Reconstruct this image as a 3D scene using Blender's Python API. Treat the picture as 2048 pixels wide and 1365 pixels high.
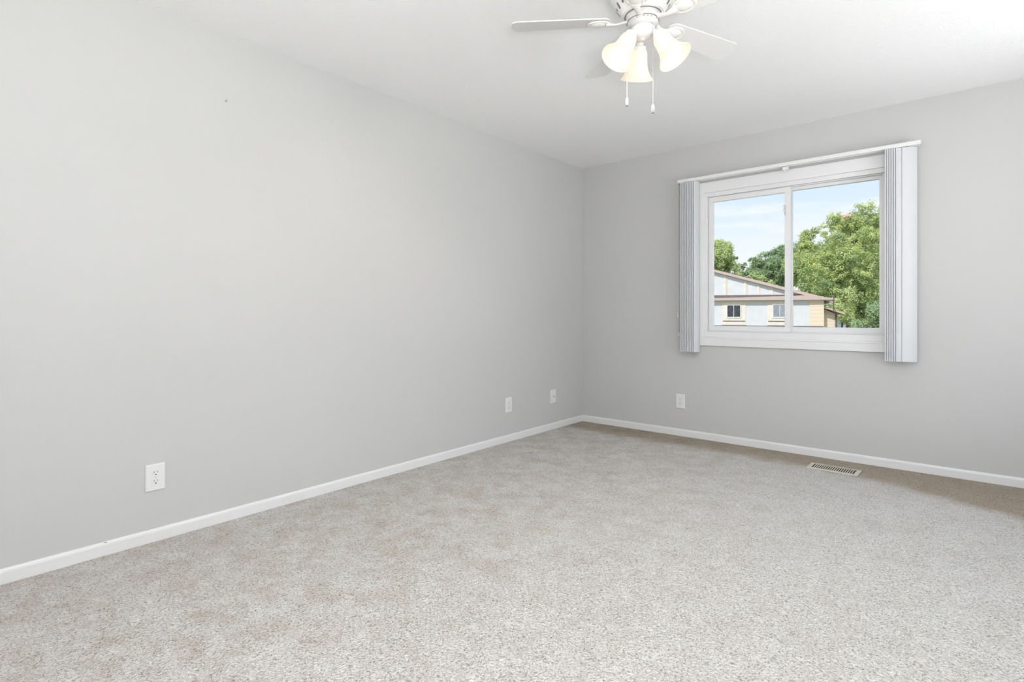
import bpy, math, random
import numpy as np
from mathutils import Matrix, Vector, Euler

for o in list(bpy.data.objects):
    bpy.data.objects.remove(o)
S = bpy.context.scene
COL = S.collection
PI = math.pi
rad = math.radians

# ------------------------------------------------------------------ camera
cam_data = bpy.data.cameras.new('camera')
cam = bpy.data.objects.new('camera', cam_data)
COL.objects.link(cam)
cam.location = (2.815, -4.385, 1.036)
cam.rotation_euler = (rad(90), 0, rad(40.2))
cam_data.sensor_width = 36.0
cam_data.lens = 18.756
cam_data.shift_y = -0.0266
cam_data.clip_start = 0.02
cam_data.clip_end = 500
S.camera = cam

# ------------------------------------------------------------------ view
S.view_settings.view_transform = 'Standard'
S.view_settings.look = 'None'
S.view_settings.exposure = 0.10
S.view_settings.gamma = 1.0
S.view_settings.use_curve_mapping = False

# ------------------------------------------------------------------ sky
world = bpy.data.worlds.new('sky')
S.world = world
world.use_nodes = True
nt = world.node_tree
nt.nodes.clear()
wo = nt.nodes.new('ShaderNodeOutputWorld')
bg = nt.nodes.new('ShaderNodeBackground')
tc = nt.nodes.new('ShaderNodeTexCoord')
sep = nt.nodes.new('ShaderNodeSeparateXYZ')
ramp = nt.nodes.new('ShaderNodeValToRGB')
nt.links.new(tc.outputs['Generated'], sep.inputs[0])
nt.links.new(sep.outputs['Z'], ramp.inputs[0])
cr = ramp.color_ramp
cr.elements[0].position = 0.0
cr.elements[0].color = (0.95, 0.965, 1.0, 1)
cr.elements[1].position = 0.30
cr.elements[1].color = (0.56, 0.74, 0.98, 1)
e = cr.elements.new(0.10)
e.color = (0.88, 0.93, 1.0, 1)
e = cr.elements.new(0.19)
e.color = (0.70, 0.835, 1.0, 1)
mp = nt.nodes.new('ShaderNodeMapping')
mp.inputs['Scale'].default_value = (3.0, 3.0, 16.0)
nz = nt.nodes.new('ShaderNodeTexNoise')
nz.inputs['Scale'].default_value = 1.6
nz.inputs['Detail'].default_value = 5
nt.links.new(tc.outputs['Generated'], mp.inputs[0])
nt.links.new(mp.outputs[0], nz.inputs['Vector'])
r2 = nt.nodes.new('ShaderNodeValToRGB')
r2.color_ramp.elements[0].position = 0.48
r2.color_ramp.elements[1].position = 0.72
nt.links.new(nz.outputs['Fac'], r2.inputs[0])
mx = nt.nodes.new('ShaderNodeMixRGB')
mx.inputs['Color2'].default_value = (0.97, 0.98, 1.0, 1)
nt.links.new(r2.outputs[0], mx.inputs['Fac'])
nt.links.new(ramp.outputs[0], mx.inputs['Color1'])
nt.links.new(mx.outputs[0], bg.inputs[0])
bg.inputs[1].default_value = 1.0
nt.links.new(bg.outputs[0], wo.inputs[0])


def lamp(name, kind, loc, rot, energy, color=(1, 1, 1), **kw):
    d = bpy.data.lights.new(name, kind)
    d.energy = energy
    d.color = color
    for k, v in kw.items():
        setattr(d, k, v)
    o = bpy.data.objects.new(name, d)
    COL.objects.link(o)
    o.location = loc
    o.rotation_euler = rot
    return o


# sun from behind the house we stand in, high
sun = lamp('sun', 'SUN', (0, -20, 30), (0, 0, 0), 3.1, (1.0, 0.975, 0.94), angle=rad(0.6))
sun.rotation_euler = Vector((0.05, 0.66, -0.72)).to_track_quat('-Z', 'Y').to_euler()

# added fill lights out of view, aimed up through two added window openings
RX, RY = 3.90, -5.20       # room extents
H = 2.44
lamp('added_side_fill', 'AREA', (RX + 0.5, -1.60, 1.10), (0, rad(136), 0), 37, (0.97, 0.985, 1.0),
     shape='RECTANGLE', size=1.50, size_y=1.90)
lamp('added_rear_fill', 'AREA', (2.80, RY - 0.5, 1.10), (rad(132), 0, 0), 14, (0.97, 0.985, 1.0),
     shape='RECTANGLE', size=1.70, size_y=1.50)
# two fill lights added behind the viewer, aimed up to brighten the ceiling
lamp('added_ceiling_fill', 'AREA', (2.60, -4.70, 1.85), (rad(180), 0, 0), 33, (1.0, 1.0, 1.0), shape='DISK', size=0.40)
lamp('added_ceiling_fill', 'AREA', (3.40, -4.80, 0.80), (rad(180), 0, 0), 77, (1.0, 1.0, 1.0), shape='DISK', size=0.40)


# ------------------------------------------------------------------ materials
def newmat(name):
    m = bpy.data.materials.new(name)
    m.use_nodes = True
    return m, m.node_tree, m.node_tree.nodes['Principled BSDF']


def mat(name, color, rough=0.5, metal=0.0, bump=None, vary=None, spec=0.5):
    """bump=(scale, strength, distance); vary=(scale, amount)"""
    m, t, b = newmat(name)
    b.inputs['Base Color'].default_value = (*color, 1)
    b.inputs['Roughness'].default_value = rough
    b.inputs['Metallic'].default_value = metal
    b.inputs['Specular IOR Level'].default_value = spec
    co = t.nodes.new('ShaderNodeTexCoord')
    if bump:
        n = t.nodes.new('ShaderNodeTexNoise')
        n.inputs['Scale'].default_value = bump[0]
        n.inputs['Detail'].default_value = 3
        t.links.new(co.outputs['Object'], n.inputs['Vector'])
        bp = t.nodes.new('ShaderNodeBump')
        bp.inputs['Strength'].default_value = bump[1]
        bp.inputs['Distance'].default_value = bump[2]
        t.links.new(n.outputs['Fac'], bp.inputs['Height'])
        t.links.new(bp.outputs[0], b.inputs['Normal'])
    if vary:
        n = t.nodes.new('ShaderNodeTexNoise')
        n.inputs['Scale'].default_value = vary[0]
        n.inputs['Detail'].default_value = 4
        t.links.new(co.outputs['Object'], n.inputs['Vector'])
        mr = t.nodes.new('ShaderNodeMapRange')
        mr.inputs['From Min'].default_value = 0.3
        mr.inputs['From Max'].default_value = 0.7
        mr.inputs['To Min'].default_value = 1 - vary[1]
        mr.inputs['To Max'].default_value = 1 + vary[1]
        t.links.new(n.outputs['Fac'], mr.inputs['Value'])
        hs = t.nodes.new('ShaderNodeHueSaturation')
        hs.inputs['Color'].default_value = (*color, 1)
        t.links.new(mr.outputs[0], hs.inputs['Value'])
        t.links.new(hs.outputs[0], b.inputs['Base Color'])
    return m


M_wall = mat('wall_paint_light_grey', (0.580, 0.580, 0.573), 0.85, bump=(260, 0.06, 0.002), vary=(1.2, 0.012), spec=0.2)
M_trim = mat('white_trim_paint', (0.80, 0.805, 0.81), 0.35, bump=(60, 0.02, 0.001))
M_vinyl = mat('white_window_vinyl', (0.80, 0.80, 0.805), 0.35, bump=(90, 0.01, 0.001))
M_fan = mat('fan_white_enamel', (0.80, 0.79, 0.78), 0.35, bump=(120, 0.01, 0.0005))
M_blade = mat('fan_blade_white', (0.74, 0.735, 0.73), 0.45, bump=(80, 0.015, 0.0005))
M_fangrey = mat('fan_light_grey_ring', (0.62, 0.61, 0.60), 0.4, bump=(120, 0.01, 0.0005))
M_dark = mat('dark_opening', (0.03, 0.03, 0.032), 0.8, vary=(30, 0.2))
M_darkgrey = mat('dark_grey_gap', (0.20, 0.20, 0.20), 0.7, vary=(30, 0.1))
M_vane = mat('pvc_blind_vane', (0.86, 0.87, 0.89), 0.45, bump=(150, 0.03, 0.0006))
_t = M_vane.node_tree
_tr = _t.nodes.new('ShaderNodeBsdfTranslucent')
_tr.inputs[0].default_value = (0.80, 0.81, 0.84, 1)
_mx = _t.nodes.new('ShaderNodeMixShader')
_mx.inputs[0].default_value = 0.28
_t.links.new(_t.nodes['Principled BSDF'].outputs[0], _mx.inputs[1])
_t.links.new(_tr.outputs[0], _mx.inputs[2])
_t.links.new(_mx.outputs[0], _t.nodes['Material Output'].inputs[0])
M_rail = mat('blind_headrail_white', (0.80, 0.80, 0.80), 0.4, bump=(100, 0.01, 0.0005))
M_plate = mat('outlet_white_plastic', (0.80, 0.80, 0.80), 0.3, bump=(150, 0.01, 0.0003))
M_register = mat('floor_register_cream', (0.66, 0.61, 0.53), 0.45, bump=(100, 0.02, 0.0005))
M_fob = mat('clear_grey_fob', (0.33, 0.33, 0.33), 0.2, bump=(300, 0.1, 0.0005))
M_nail = mat('nail_steel', (0.42, 0.42, 0.41), 0.4, 0.7, vary=(300, 0.2))
M_chain = mat('chain_metal', (0.42, 0.42, 0.42), 0.35, 0.3, bump=(900, 0.2, 0.0005))


def ceiling_mat():
    m, t, b = newmat('ceiling_popcorn_white')
    b.inputs['Base Color'].default_value = (0.915, 0.915, 0.915, 1)
    b.inputs['Roughness'].default_value = 0.95
    b.inputs['Specular IOR Level'].default_value = 0.1
    co = t.nodes.new('ShaderNodeTexCoord')
    n1 = t.nodes.new('ShaderNodeTexNoise')
    n1.inputs['Scale'].default_value = 130
    n1.inputs['Detail'].default_value = 4
    n1.inputs['Roughness'].default_value = 0.65
    n2 = t.nodes.new('ShaderNodeTexVoronoi')
    n2.inputs['Scale'].default_value = 170
    ad = t.nodes.new('ShaderNodeMath')
    ad.operation = 'SUBTRACT'
    t.links.new(co.outputs['Object'], n1.inputs['Vector'])
    t.links.new(co.outputs['Object'], n2.inputs['Vector'])
    t.links.new(n1.outputs['Fac'], ad.inputs[0])
    t.links.new(n2.outputs['Distance'], ad.inputs[1])
    bp = t.nodes.new('ShaderNodeBump')
    bp.inputs['Strength'].default_value = 0.35
    bp.inputs['Distance'].default_value = 0.0035
    t.links.new(ad.outputs[0], bp.inputs['Height'])
    t.links.new(bp.outputs[0], b.inputs['Normal'])
    return m


M_ceil = ceiling_mat()


def carpet_mat():
    m, t, b = newmat('carpet_beige_grey_pile')
    N, L = t.nodes, t.links
    b.inputs['Roughness'].default_value = 1.0
    b.inputs['Specular IOR Level'].default_value = 0.05
    b.inputs['Sheen Weight'].default_value = 0.15
    co = N.new('ShaderNodeTexCoord')
    # short curled yarn: two scales of noise, warped
    warp = N.new('ShaderNodeTexNoise')
    warp.inputs['Scale'].default_value = 22
    warp.inputs['Detail'].default_value = 2
    L.new(co.outputs['Object'], warp.inputs['Vector'])
    mixv = N.new('ShaderNodeMixRGB')
    mixv.blend_type = 'ADD'
    mixv.inputs['Fac'].default_value = 0.02
    L.new(co.outputs['Object'], mixv.inputs['Color1'])
    L.new(warp.outputs['Color'], mixv.inputs['Color2'])
    yarn = N.new('ShaderNodeTexNoise')
    yarn.inputs['Scale'].default_value = 150
    yarn.inputs['Detail'].default_value = 3
    yarn.inputs['Roughness'].default_value = 0.6
    yarn.inputs['Distortion'].default_value = 0.6
    L.new(mixv.outputs[0], yarn.inputs['Vector'])
    tuft = N.new('ShaderNodeTexVoronoi')
    tuft.inputs['Scale'].default_value = 130
    L.new(mixv.outputs[0], tuft.inputs['Vector'])
    # yarn colours: pale grey, beige and darker flecks
    ry = N.new('ShaderNodeValToRGB')
    c = ry.color_ramp
    c.elements[0].position = 0.335
    c.elements[0].color = (0.32, 0.292, 0.26, 1)
    c.elements[1].position = 0.66
    c.elements[1].color = (0.84, 0.825, 0.805, 1)
    e = c.elements.new(0.45)
    e.color = (0.66, 0.64, 0.612, 1)
    L.new(yarn.outputs['Fac'], ry.inputs[0])
    # broad patches where the pile leans the other way and shows its browner side
    nap = N.new('ShaderNodeTexNoise')
    nap.inputs['Scale'].default_value = 7.0
    nap.inputs['Detail'].default_value = 6
    nap.inputs['Roughness'].default_value = 0.70
    L.new(co.outputs['Object'], nap.inputs['Vector'])
    rn = N.new('ShaderNodeValToRGB')
    rn.color_ramp.elements[0].position = 0.36
    rn.color_ramp.elements[0].color = (0.805, 0.75, 0.685, 1)
    rn.color_ramp.elements[1].position = 0.60
    rn.color_ramp.elements[1].color = (1.0, 1.0, 1.0, 1)
    L.new(nap.outputs['Fac'], rn.inputs[0])
    mul = N.new('ShaderNodeMixRGB')
    mul.blend_type = 'MULTIPLY'
    spx = N.new('ShaderNodeSeparateXYZ')
    L.new(co.outputs['Object'], spx.inputs[0])
    brush = N.new('ShaderNodeMapRange')       # pile brushed harder out in the room than by the long wall
    brush.inputs['From Min'].default_value = 0.9
    brush.inputs['From Max'].default_value = 2.1
    brush.inputs['To Min'].default_value = 0.95
    brush.inputs['To Max'].default_value = 0.38
    L.new(spx.outputs['X'], brush.inputs['Value'])
    L.new(brush.outputs[0], mul.inputs['Fac'])
    L.new(ry.outputs[0], mul.inputs['Color1'])
    L.new(rn.outputs[0], mul.inputs['Color2'])
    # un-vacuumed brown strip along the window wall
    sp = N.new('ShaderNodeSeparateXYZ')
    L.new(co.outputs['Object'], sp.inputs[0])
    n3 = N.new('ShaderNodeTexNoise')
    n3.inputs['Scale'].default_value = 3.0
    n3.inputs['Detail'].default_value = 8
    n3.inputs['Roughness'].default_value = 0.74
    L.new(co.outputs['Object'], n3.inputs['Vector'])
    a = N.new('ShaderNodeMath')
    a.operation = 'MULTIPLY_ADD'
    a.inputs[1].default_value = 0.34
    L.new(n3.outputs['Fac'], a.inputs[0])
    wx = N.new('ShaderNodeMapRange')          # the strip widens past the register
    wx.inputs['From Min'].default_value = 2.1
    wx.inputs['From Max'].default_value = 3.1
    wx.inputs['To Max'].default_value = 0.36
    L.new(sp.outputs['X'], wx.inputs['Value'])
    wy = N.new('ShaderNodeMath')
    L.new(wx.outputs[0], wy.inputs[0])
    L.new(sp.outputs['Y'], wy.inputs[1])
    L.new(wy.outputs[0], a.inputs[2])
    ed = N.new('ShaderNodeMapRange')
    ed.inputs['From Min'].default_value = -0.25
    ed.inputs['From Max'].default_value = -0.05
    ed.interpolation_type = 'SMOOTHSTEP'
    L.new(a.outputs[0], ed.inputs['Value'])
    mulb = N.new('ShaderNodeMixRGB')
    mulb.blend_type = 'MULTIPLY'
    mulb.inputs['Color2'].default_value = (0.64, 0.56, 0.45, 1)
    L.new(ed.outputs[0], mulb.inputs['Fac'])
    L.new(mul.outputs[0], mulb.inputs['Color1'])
    L.new(mulb.outputs[0], b.inputs['Base Color'])
    # relief
    hsub = N.new('ShaderNodeMath')
    hsub.operation = 'SUBTRACT'
    L.new(yarn.outputs['Fac'], hsub.inputs[0])
    L.new(tuft.outputs['Distance'], hsub.inputs[1])
    b1 = N.new('ShaderNodeBump')
    b1.inputs['Strength'].default_value = 0.9
    b1.inputs['Distance'].default_value = 0.008
    L.new(hsub.outputs[0], b1.inputs['Height'])
    b2 = N.new('ShaderNodeBump')
    b2.inputs['Strength'].default_value = 0.35
    b2.inputs['Distance'].default_value = 0.04
    n4 = N.new('ShaderNodeTexNoise')
    n4.inputs['Scale'].default_value = 14
    n4.inputs['Detail'].default_value = 4
    L.new(co.outputs['Object'], n4.inputs['Vector'])
    L.new(n4.outputs['Fac'], b2.inputs['Height'])
    L.new(b2.outputs[0], b1.inputs['Normal'])
    L.new(b1.outputs[0], b.inputs['Normal'])
    return m


M_carpet = carpet_mat()


def glass_mat(tint=(1, 1, 1), gloss=0.04):
    m = bpy.data.materials.new('window_glass')
    m.use_nodes = True
    t = m.node_tree
    t.nodes.clear()
    o = t.nodes.new('ShaderNodeOutputMaterial')
    a = t.nodes.new('ShaderNodeBsdfTransparent')
    a.inputs[0].default_value = (*tint, 1)
    g = t.nodes.new('ShaderNodeBsdfGlossy')
    g.inputs['Roughness'].default_value = 0.35
    fr = t.nodes.new('ShaderNodeLayerWeight')
    fr.inputs[0].default_value = 0.15
    mu = t.nodes.new('ShaderNodeMath')
    mu.operation = 'MULTIPLY_ADD'
    mu.inputs[1].default_value = 0.03
    mu.inputs[2].default_value = gloss * 0.12
    x = t.nodes.new('ShaderNodeMixShader')
    t.links.new(fr.outputs['Fresnel'], mu.inputs[0])
    t.links.new(mu.outputs[0], x.inputs[0])
    t.links.new(a.outputs[0], x.inputs[1])
    t.links.new(g.outputs[0], x.inputs[2])
    t.links.new(x.outputs[0], o.inputs[0])
    return m


M_glass = glass_mat((0.985, 0.99, 0.985))


def shade_mat():
    m, t, b = newmat('frosted_cream_glass')
    N, L = t.nodes, t.links
    out = N['Material Output']
    b.inputs['Base Color'].default_value = (0.90, 0.80, 0.64, 1)
    b.inputs['Roughness'].default_value = 0.35
    co = N.new('ShaderNodeTexCoord')
    n = N.new('ShaderNodeTexNoise')
    n.inputs['Scale'].default_value = 18
    n.inputs['Detail'].default_value = 4
    L.new(co.outputs['Object'], n.inputs['Vector'])
    r = N.new('ShaderNodeValToRGB')
    r.color_ramp.elements[0].color = (0.95, 0.85, 0.74, 1)
    r.color_ramp.elements[1].color = (0.98, 0.92, 0.85, 1)
    L.new(n.outputs['Fac'], r.inputs[0])
    L.new(r.outputs[0], b.inputs['Base Color'])
    b.inputs['Emission Color'].default_value = (1.0, 0.90, 0.74, 1)
    b.inputs['Emission Strength'].default_value = 0.16
    tr = N.new('ShaderNodeBsdfTranslucent')
    L.new(r.outputs[0], tr.inputs[0])
    x = N.new('ShaderNodeMixShader')
    x.inputs[0].default_value = 0.5
    L.new(b.outputs[0], x.inputs[1])
    L.new(tr.outputs[0], x.inputs[2])
    L.new(x.outputs[0], out.inputs[0])
    return m


M_shade = shade_mat()


def emit_mat(name, color, strength):
    m, t, b = newmat(name)
    b.inputs['Base Color'].default_value = (0.9, 0.9, 0.88, 1)
    b.inputs['Emission Color'].default_value = (*color, 1)
    b.inputs['Emission Strength'].default_value = strength
    return m


M_bulb = emit_mat('lit_bulb', (1.0, 0.92, 0.80), 1.2)


# ------------------------------------------------------------------ mesh helpers
class MB:
    def __init__(self):
        self.v, self.f = [], []

    def add(self, verts, faces, mtx=None):
        o = len(self.v)
        for p in verts:
            p = Vector(p)
            if mtx is not None:
                p = mtx @ p
            self.v.append(tuple(p))
        for f in faces:
            self.f.append(tuple(i + o for i in f))
        return self

    def box(self, x0, x1, y0, y1, z0, z1, mtx=None):
        v = [(x0, y0, z0), (x1, y0, z0), (x1, y1, z0), (x0, y1, z0),
             (x0, y0, z1), (x1, y0, z1), (x1, y1, z1), (x0, y1, z1)]
        f = [(0, 3, 2, 1), (4, 5, 6, 7), (0, 1, 5, 4), (1, 2, 6, 5), (2, 3, 7, 6), (3, 0, 4, 7)]
        return self.add(v, f, mtx)

    def prism(self, poly, a0, a1, axis='z', mtx=None):
        """poly: list of 2-D points; extruded a0..a1 along axis."""
        def p3(u, w, a):
            if axis == 'z':
                return (u, w, a)
            if axis == 'y':
                return (u, a, w)
            return (a, u, w)
        n = len(poly)
        v = [p3(u, w, a0) for u, w in poly] + [p3(u, w, a1) for u, w in poly]
        f = [tuple(reversed(range(n))), tuple(range(n, 2 * n))]
        for i in range(n):
            j = (i + 1) % n
            f.append((i, j, n + j, n + i))
        return self.add(v, f, mtx)

    def lathe(self, prof, seg=32, mtx=None, sx=1.0, sy=1.0):
        v, f = [], []
        n = len(prof)
        for i in range(seg):
            a = 2 * PI * i / seg
            for r, z in prof:
                v.append((r * math.cos(a) * sx, r * math.sin(a) * sy, z))
        for i in range(seg):
            j = (i + 1) % seg
            for k in range(n - 1):
                f.append((i * n + k, j * n + k, j * n + k + 1, i * n + k + 1))
        return self.add(v, f, mtx)

    def tube(self, pts, r, seg=8, mtx=None, flat=1.0):
        pts = [Vector(p) for p in pts]
        rs = r if isinstance(r, (list, tuple)) else [r] * len(pts)
        v, f = [], []
        up0 = Vector((0, 0, 1))
        for i, p in enumerate(pts):
            d = (pts[min(i + 1, len(pts) - 1)] - pts[max(i - 1, 0)]).normalized()
            u = up0 if abs(d.dot(up0)) < 0.95 else Vector((1, 0, 0))
            s = d.cross(u).normalized()
            w = s.cross(d).normalized()
            for k in range(seg):
                a = 2 * PI * k / seg
                v.append(tuple(p + s * (math.cos(a) * rs[i]) + w * (math.sin(a) * rs[i] * flat)))
        for i in range(len(pts) - 1):
            for k in range(seg):
                j = (k + 1) % seg
                f.append((i * seg + k, i * seg + j, (i + 1) * seg + j, (i + 1) * seg + k))
        f.append(tuple(range(seg)))
        f.append(tuple(reversed(range((len(pts) - 1) * seg, len(pts) * seg))))
        return self.add(v, f, mtx)

    def build(self, name, material, parent=None, smooth=False, bevel=0.0, loc=None, rot=None, segs=2):
        me = bpy.data.meshes.new(name)
        me.from_pydata(self.v, [], self.f)
        me.validate()
        me.update()
        import bmesh
        bm = bmesh.new()
        bm.from_mesh(me)
        bmesh.ops.remove_doubles(bm, verts=bm.verts, dist=1e-6)
        bmesh.ops.recalc_face_normals(bm, faces=bm.faces)
        bm.to_mesh(me)
        bm.free()
        if smooth:
            me.polygons.foreach_set('use_smooth', [True] * len(me.polygons))
        o = bpy.data.objects.new(name, me)
        COL.objects.link(o)
        me.materials.append(material)
        if parent is not None:
            o.parent = parent
        if loc is not None:
            o.location = loc
        if rot is not None:
            o.rotation_euler = rot
        if bevel:
            md = o.modifiers.new('bevel', 'BEVEL')
            md.width = bevel
            md.segments = segs
            md.limit_method = 'ANGLE'
            md.angle_limit = rad(40)
            md.harden_normals = False
        if smooth:
            md = o.modifiers.new('split', 'EDGE_SPLIT')
            md.split_angle = rad(42)
        return o


def tag(o, label=None, category=None, group=None, kind=None):
    if label:
        o['label'] = label
    if category:
        o['category'] = category
    if group:
        o['group'] = group
    if kind:
        o['kind'] = kind
    return o


def empty(name, loc, rz=0.0):
    o = bpy.data.objects.new(name, None)
    o.empty_display_size = 0.05
    COL.objects.link(o)
    o.location = loc
    o.rotation_euler = (0, 0, rz)
    return o


def kids(o):
    return [c for c in bpy.data.objects if c.parent == o]


def copy_tree(o, parent=None):
    c = o.copy()
    COL.objects.link(c)
    c.parent = parent
    for ch in kids(o):
        if ch is not c:
            copy_tree(ch, c)
    return c


# ------------------------------------------------------------------ room shell
WT = 0.14
# carpeted floor
tag(MB().box(-WT, RX + WT, RY - WT, WT, -0.12, 0.0).build('floor', M_carpet), 'beige grey cut pile carpet covering the floor', 'floor', kind='structure')
tag(MB().box(-WT, RX + WT, RY - WT, WT, H, H + 0.2).build('ceiling', M_ceil), 'white popcorn textured ceiling', 'ceiling', kind='structure')
tag(MB().box(-WT, 0.0, RY - WT, WT, 0.0, H).build('wall_left', M_wall), 'long plain light grey wall', 'wall', kind='structure')


def wall_with_hole(name, axis, lo, hi, t0, t1, h0, h1, z0, z1):
    """wall along axis from lo..hi, thickness t0..t1, hole h0..h1 by z0..z1"""
    m = MB()
    def bx(a, b, c, d):
        if axis == 'x':
            m.box(a, b, t0, t1, c, d)
        else:
            m.box(t0, t1, a, b, c, d)
    bx(lo, h0, 0, H)
    bx(h1, hi, 0, H)
    bx(h0, h1, 0, z0)
    bx(h0, h1, z1, H)
    return m.build(name, M_wall)


WX0, WX1, WZ0, WZ1 = 1.190, 2.435, 0.845, 2.028      # window opening
tag(wall_with_hole('wall_far', 'x', 0.0, RX, 0.0, WT, WX0, WX1, WZ0, WZ1), 'light grey wall holding the window', 'wall', kind='structure')
tag(wall_with_hole('wall_right', 'y', RY, WT, RX, RX + WT, -2.55, -0.65, 0.35, 2.15), 'grey wall beside the viewer', 'wall', kind='structure')
tag(wall_with_hole('wall_rear', 'x', 0.0, RX, RY - WT, RY, 1.95, 3.65, 0.35, 2.15), 'grey wall behind the viewer', 'wall', kind='structure')


def base_profile():
    return [(0, 0), (0.012, 0), (0.012, 0.044), (0.0105, 0.051), (0.007, 0.0565), (0.003, 0.058), (0, 0.058)]


def baseboard_left_mat():
    m = mat('white_baseboard_paint', (0.80, 0.80, 0.80), 0.35)
    t = m.node_tree
    b = t.nodes['Principled BSDF']
    co = t.nodes.new('ShaderNodeTexCoord')
    # one small dark chip near the socket
    mp = t.nodes.new('ShaderNodeMapping')
    mp.inputs['Location'].default_value = (0, 3.763 / 0.006, -0.0548 / 0.0014)
    mp.inputs['Scale'].default_value = (0, 1 / 0.006, 1 / 0.0014)
    ln = t.nodes.new('ShaderNodeVectorMath')
    ln.operation = 'LENGTH'
    t.links.new(co.outputs['Object'], mp.inputs[0])
    t.links.new(mp.outputs[0], ln.inputs[0])
    cmp_ = t.nodes.new('ShaderNodeMath')
    cmp_.operation = 'LESS_THAN'
    cmp_.inputs[1].default_value = 1.0
    t.links.new(ln.outputs['Value'], cmp_.inputs[0])
    mix = t.nodes.new('ShaderNodeMixRGB')
    mix.inputs['Color1'].default_value = (0.80, 0.80, 0.80, 1)
    mix.inputs['Color2'].default_value = (0.16, 0.15, 0.14, 1)
    t.links.new(cmp_.outputs[0], mix.inputs['Fac'])
    t.links.new(mix.outputs[0], b.inputs['Base Color'])
    return m


bl = MB()
bl.prism(base_profile(), RY, -3.6163, 'y')
bl.prism([(p[0] * 0.94, p[1] * 0.985) for p in base_profile()], -3.6161, 0.0, 'y')
tag(bl.build('baseboard_left', baseboard_left_mat(), bevel=0.0006), 'white baseboard along the long plain wall', 'baseboard', kind='structure')
bf = MB()
bf.prism([(-p[0], p[1]) for p in base_profile()], 0.012, RX, 'x')
tag(bf.build('baseboard_far', M_trim), 'white baseboard under the window', 'baseboard', kind='structure')


# ------------------------------------------------------------------ window_1
def frame_rect(m, x0, x1, z0, z1, w, y0, y1, wt=None, wb=None, wl=None, wr=None):
    """rectangular ring made of four members (outer size given)"""
    wt = w if wt is None else wt
    wb = w if wb is None else wb
    wl = w if wl is None else wl
    wr = w if wr is None else wr
    m.box(x0, x1, y0, y1, z0, z0 + wb)
    m.box(x0, x1, y0, y1, z1 - wt, z1)
    m.box(x0, x0 + wl, y0, y1, z0 + wb, z1 - wt)
    m.box(x1 - wr, x1, y0, y1, z0 + wb, z1 - wt)
    return m


win = tag(empty('window_1', (0, 0, 0)), 'white framed sliding window looking out on a house and trees', 'window', kind='structure')
m = MB()
frame_rect(m, 1.10, 2.525, 0.775, 2.113, 0.0, -0.018, 0.0, wt=0.085, wb=0.070, wl=0.092, wr=0.092)
m.box(1.10, 2.525, -0.022, -0.018, 0.8445 - 0.012, 0.845)
m.build('window_casing', M_trim, win, bevel=0.003)
m = MB()
frame_rect(m, WX0, WX1, WZ0, WZ1, 0.0, 0.0, 0.11, wt=0.030, wb=0.045, wl=0.020, wr=0.020)
frame_rect(m, WX0 + 0.02, WX1 - 0.02, WZ0 + 0.045, WZ1 - 0.03, 0.0, 0.026, 0.11, wt=0.008, wb=0.008, wl=0.012, wr=0.020)
m.build('window_frame', M_vinyl, win, bevel=0.0025)
# fixed light
m = MB()
frame_rect(m, 1.800, 2.398, 0.897, 1.992, 0.0, 0.060, 0.095, wt=0.024, wb=0.038, wl=0.030, wr=0.023)
m.build('fixed_sash', M_vinyl, win, bevel=0.002)
MB().box(1.822, 2.382, 0.075, 0.079, 0.93, 1.972).build('fixed_pane', M_glass, win)
# sliding sash in front
m = MB()
frame_rect(m, 1.219, 1.828, 0.899, 1.992, 0.0, 0.020, 0.056, wt=0.038, wb=0.034, wl=0.030, wr=0.041)
m.build('sliding_sash', M_vinyl, win, bevel=0.0025)
sb = MB()
frame_rect(sb, 1.245, 1.791, 0.930, 1.957, 0.0, 0.030, 0.044, wt=0.006, wb=0.006, wl=0.007, wr=0.004)
sb.build('glazing_bead', M_vinyl, win, bevel=0.001)
MB().box(1.248, 1.789, 0.042, 0.046, 0.932, 1.956).build('sliding_pane', M_glass, win)
lk = MB()
lk.box(1.786, 1.797, 0.010, 0.022, 1.782, 1.85)
lk.prism([(1.781, 1.812), (1.789, 1.80), (1.792, 1.83), (1.785, 1.836)], 0.004, 0.02, 'y')
lk.lathe([(0, -0.006), (0.006, -0.006), (0.006, 0.006), (0, 0.006)], 12, Matrix.Translation((1.786, 0.012, 1.852)) @ Matrix.Rotation(PI / 2, 4, 'X'))
lk.build('sash_lock', M_fangrey, win, bevel=0.001)

# unseen windows added as openings for the fill lights
for nm, lab, lo, hi, ax in (('added_window_side', 'unseen side window added beside the viewer for fill light', -2.55, -0.65, 'y'), ('added_window_rear', 'unseen rear window added behind the viewer for fill light', 1.95, 3.65, 'x')):
    w = tag(empty(nm, (0, 0, 0)), lab, 'window', kind='structure')
    m = MB()
    if ax == 'y':
        for a, b_, c, d in ((lo, hi, 0.35, 0.40), (lo, hi, 2.10, 2.15), (lo, lo + 0.05, 0.40, 2.10), (hi - 0.05, hi, 0.40, 2.10)):
            m.box(RX - 0.012, RX + 0.02, a, b_, c, d)
    else:
        for a, b_, c, d in ((lo, hi, 0.35, 0.40), (lo, hi, 2.10, 2.15), (lo, lo + 0.05, 0.40, 2.10), (hi - 0.05, hi, 0.40, 2.10)):
            m.box(a, b_, RY - 0.02, RY + 0.012, c, d)
    m.build('window_frame', M_vinyl, w, bevel=0.003)

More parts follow.
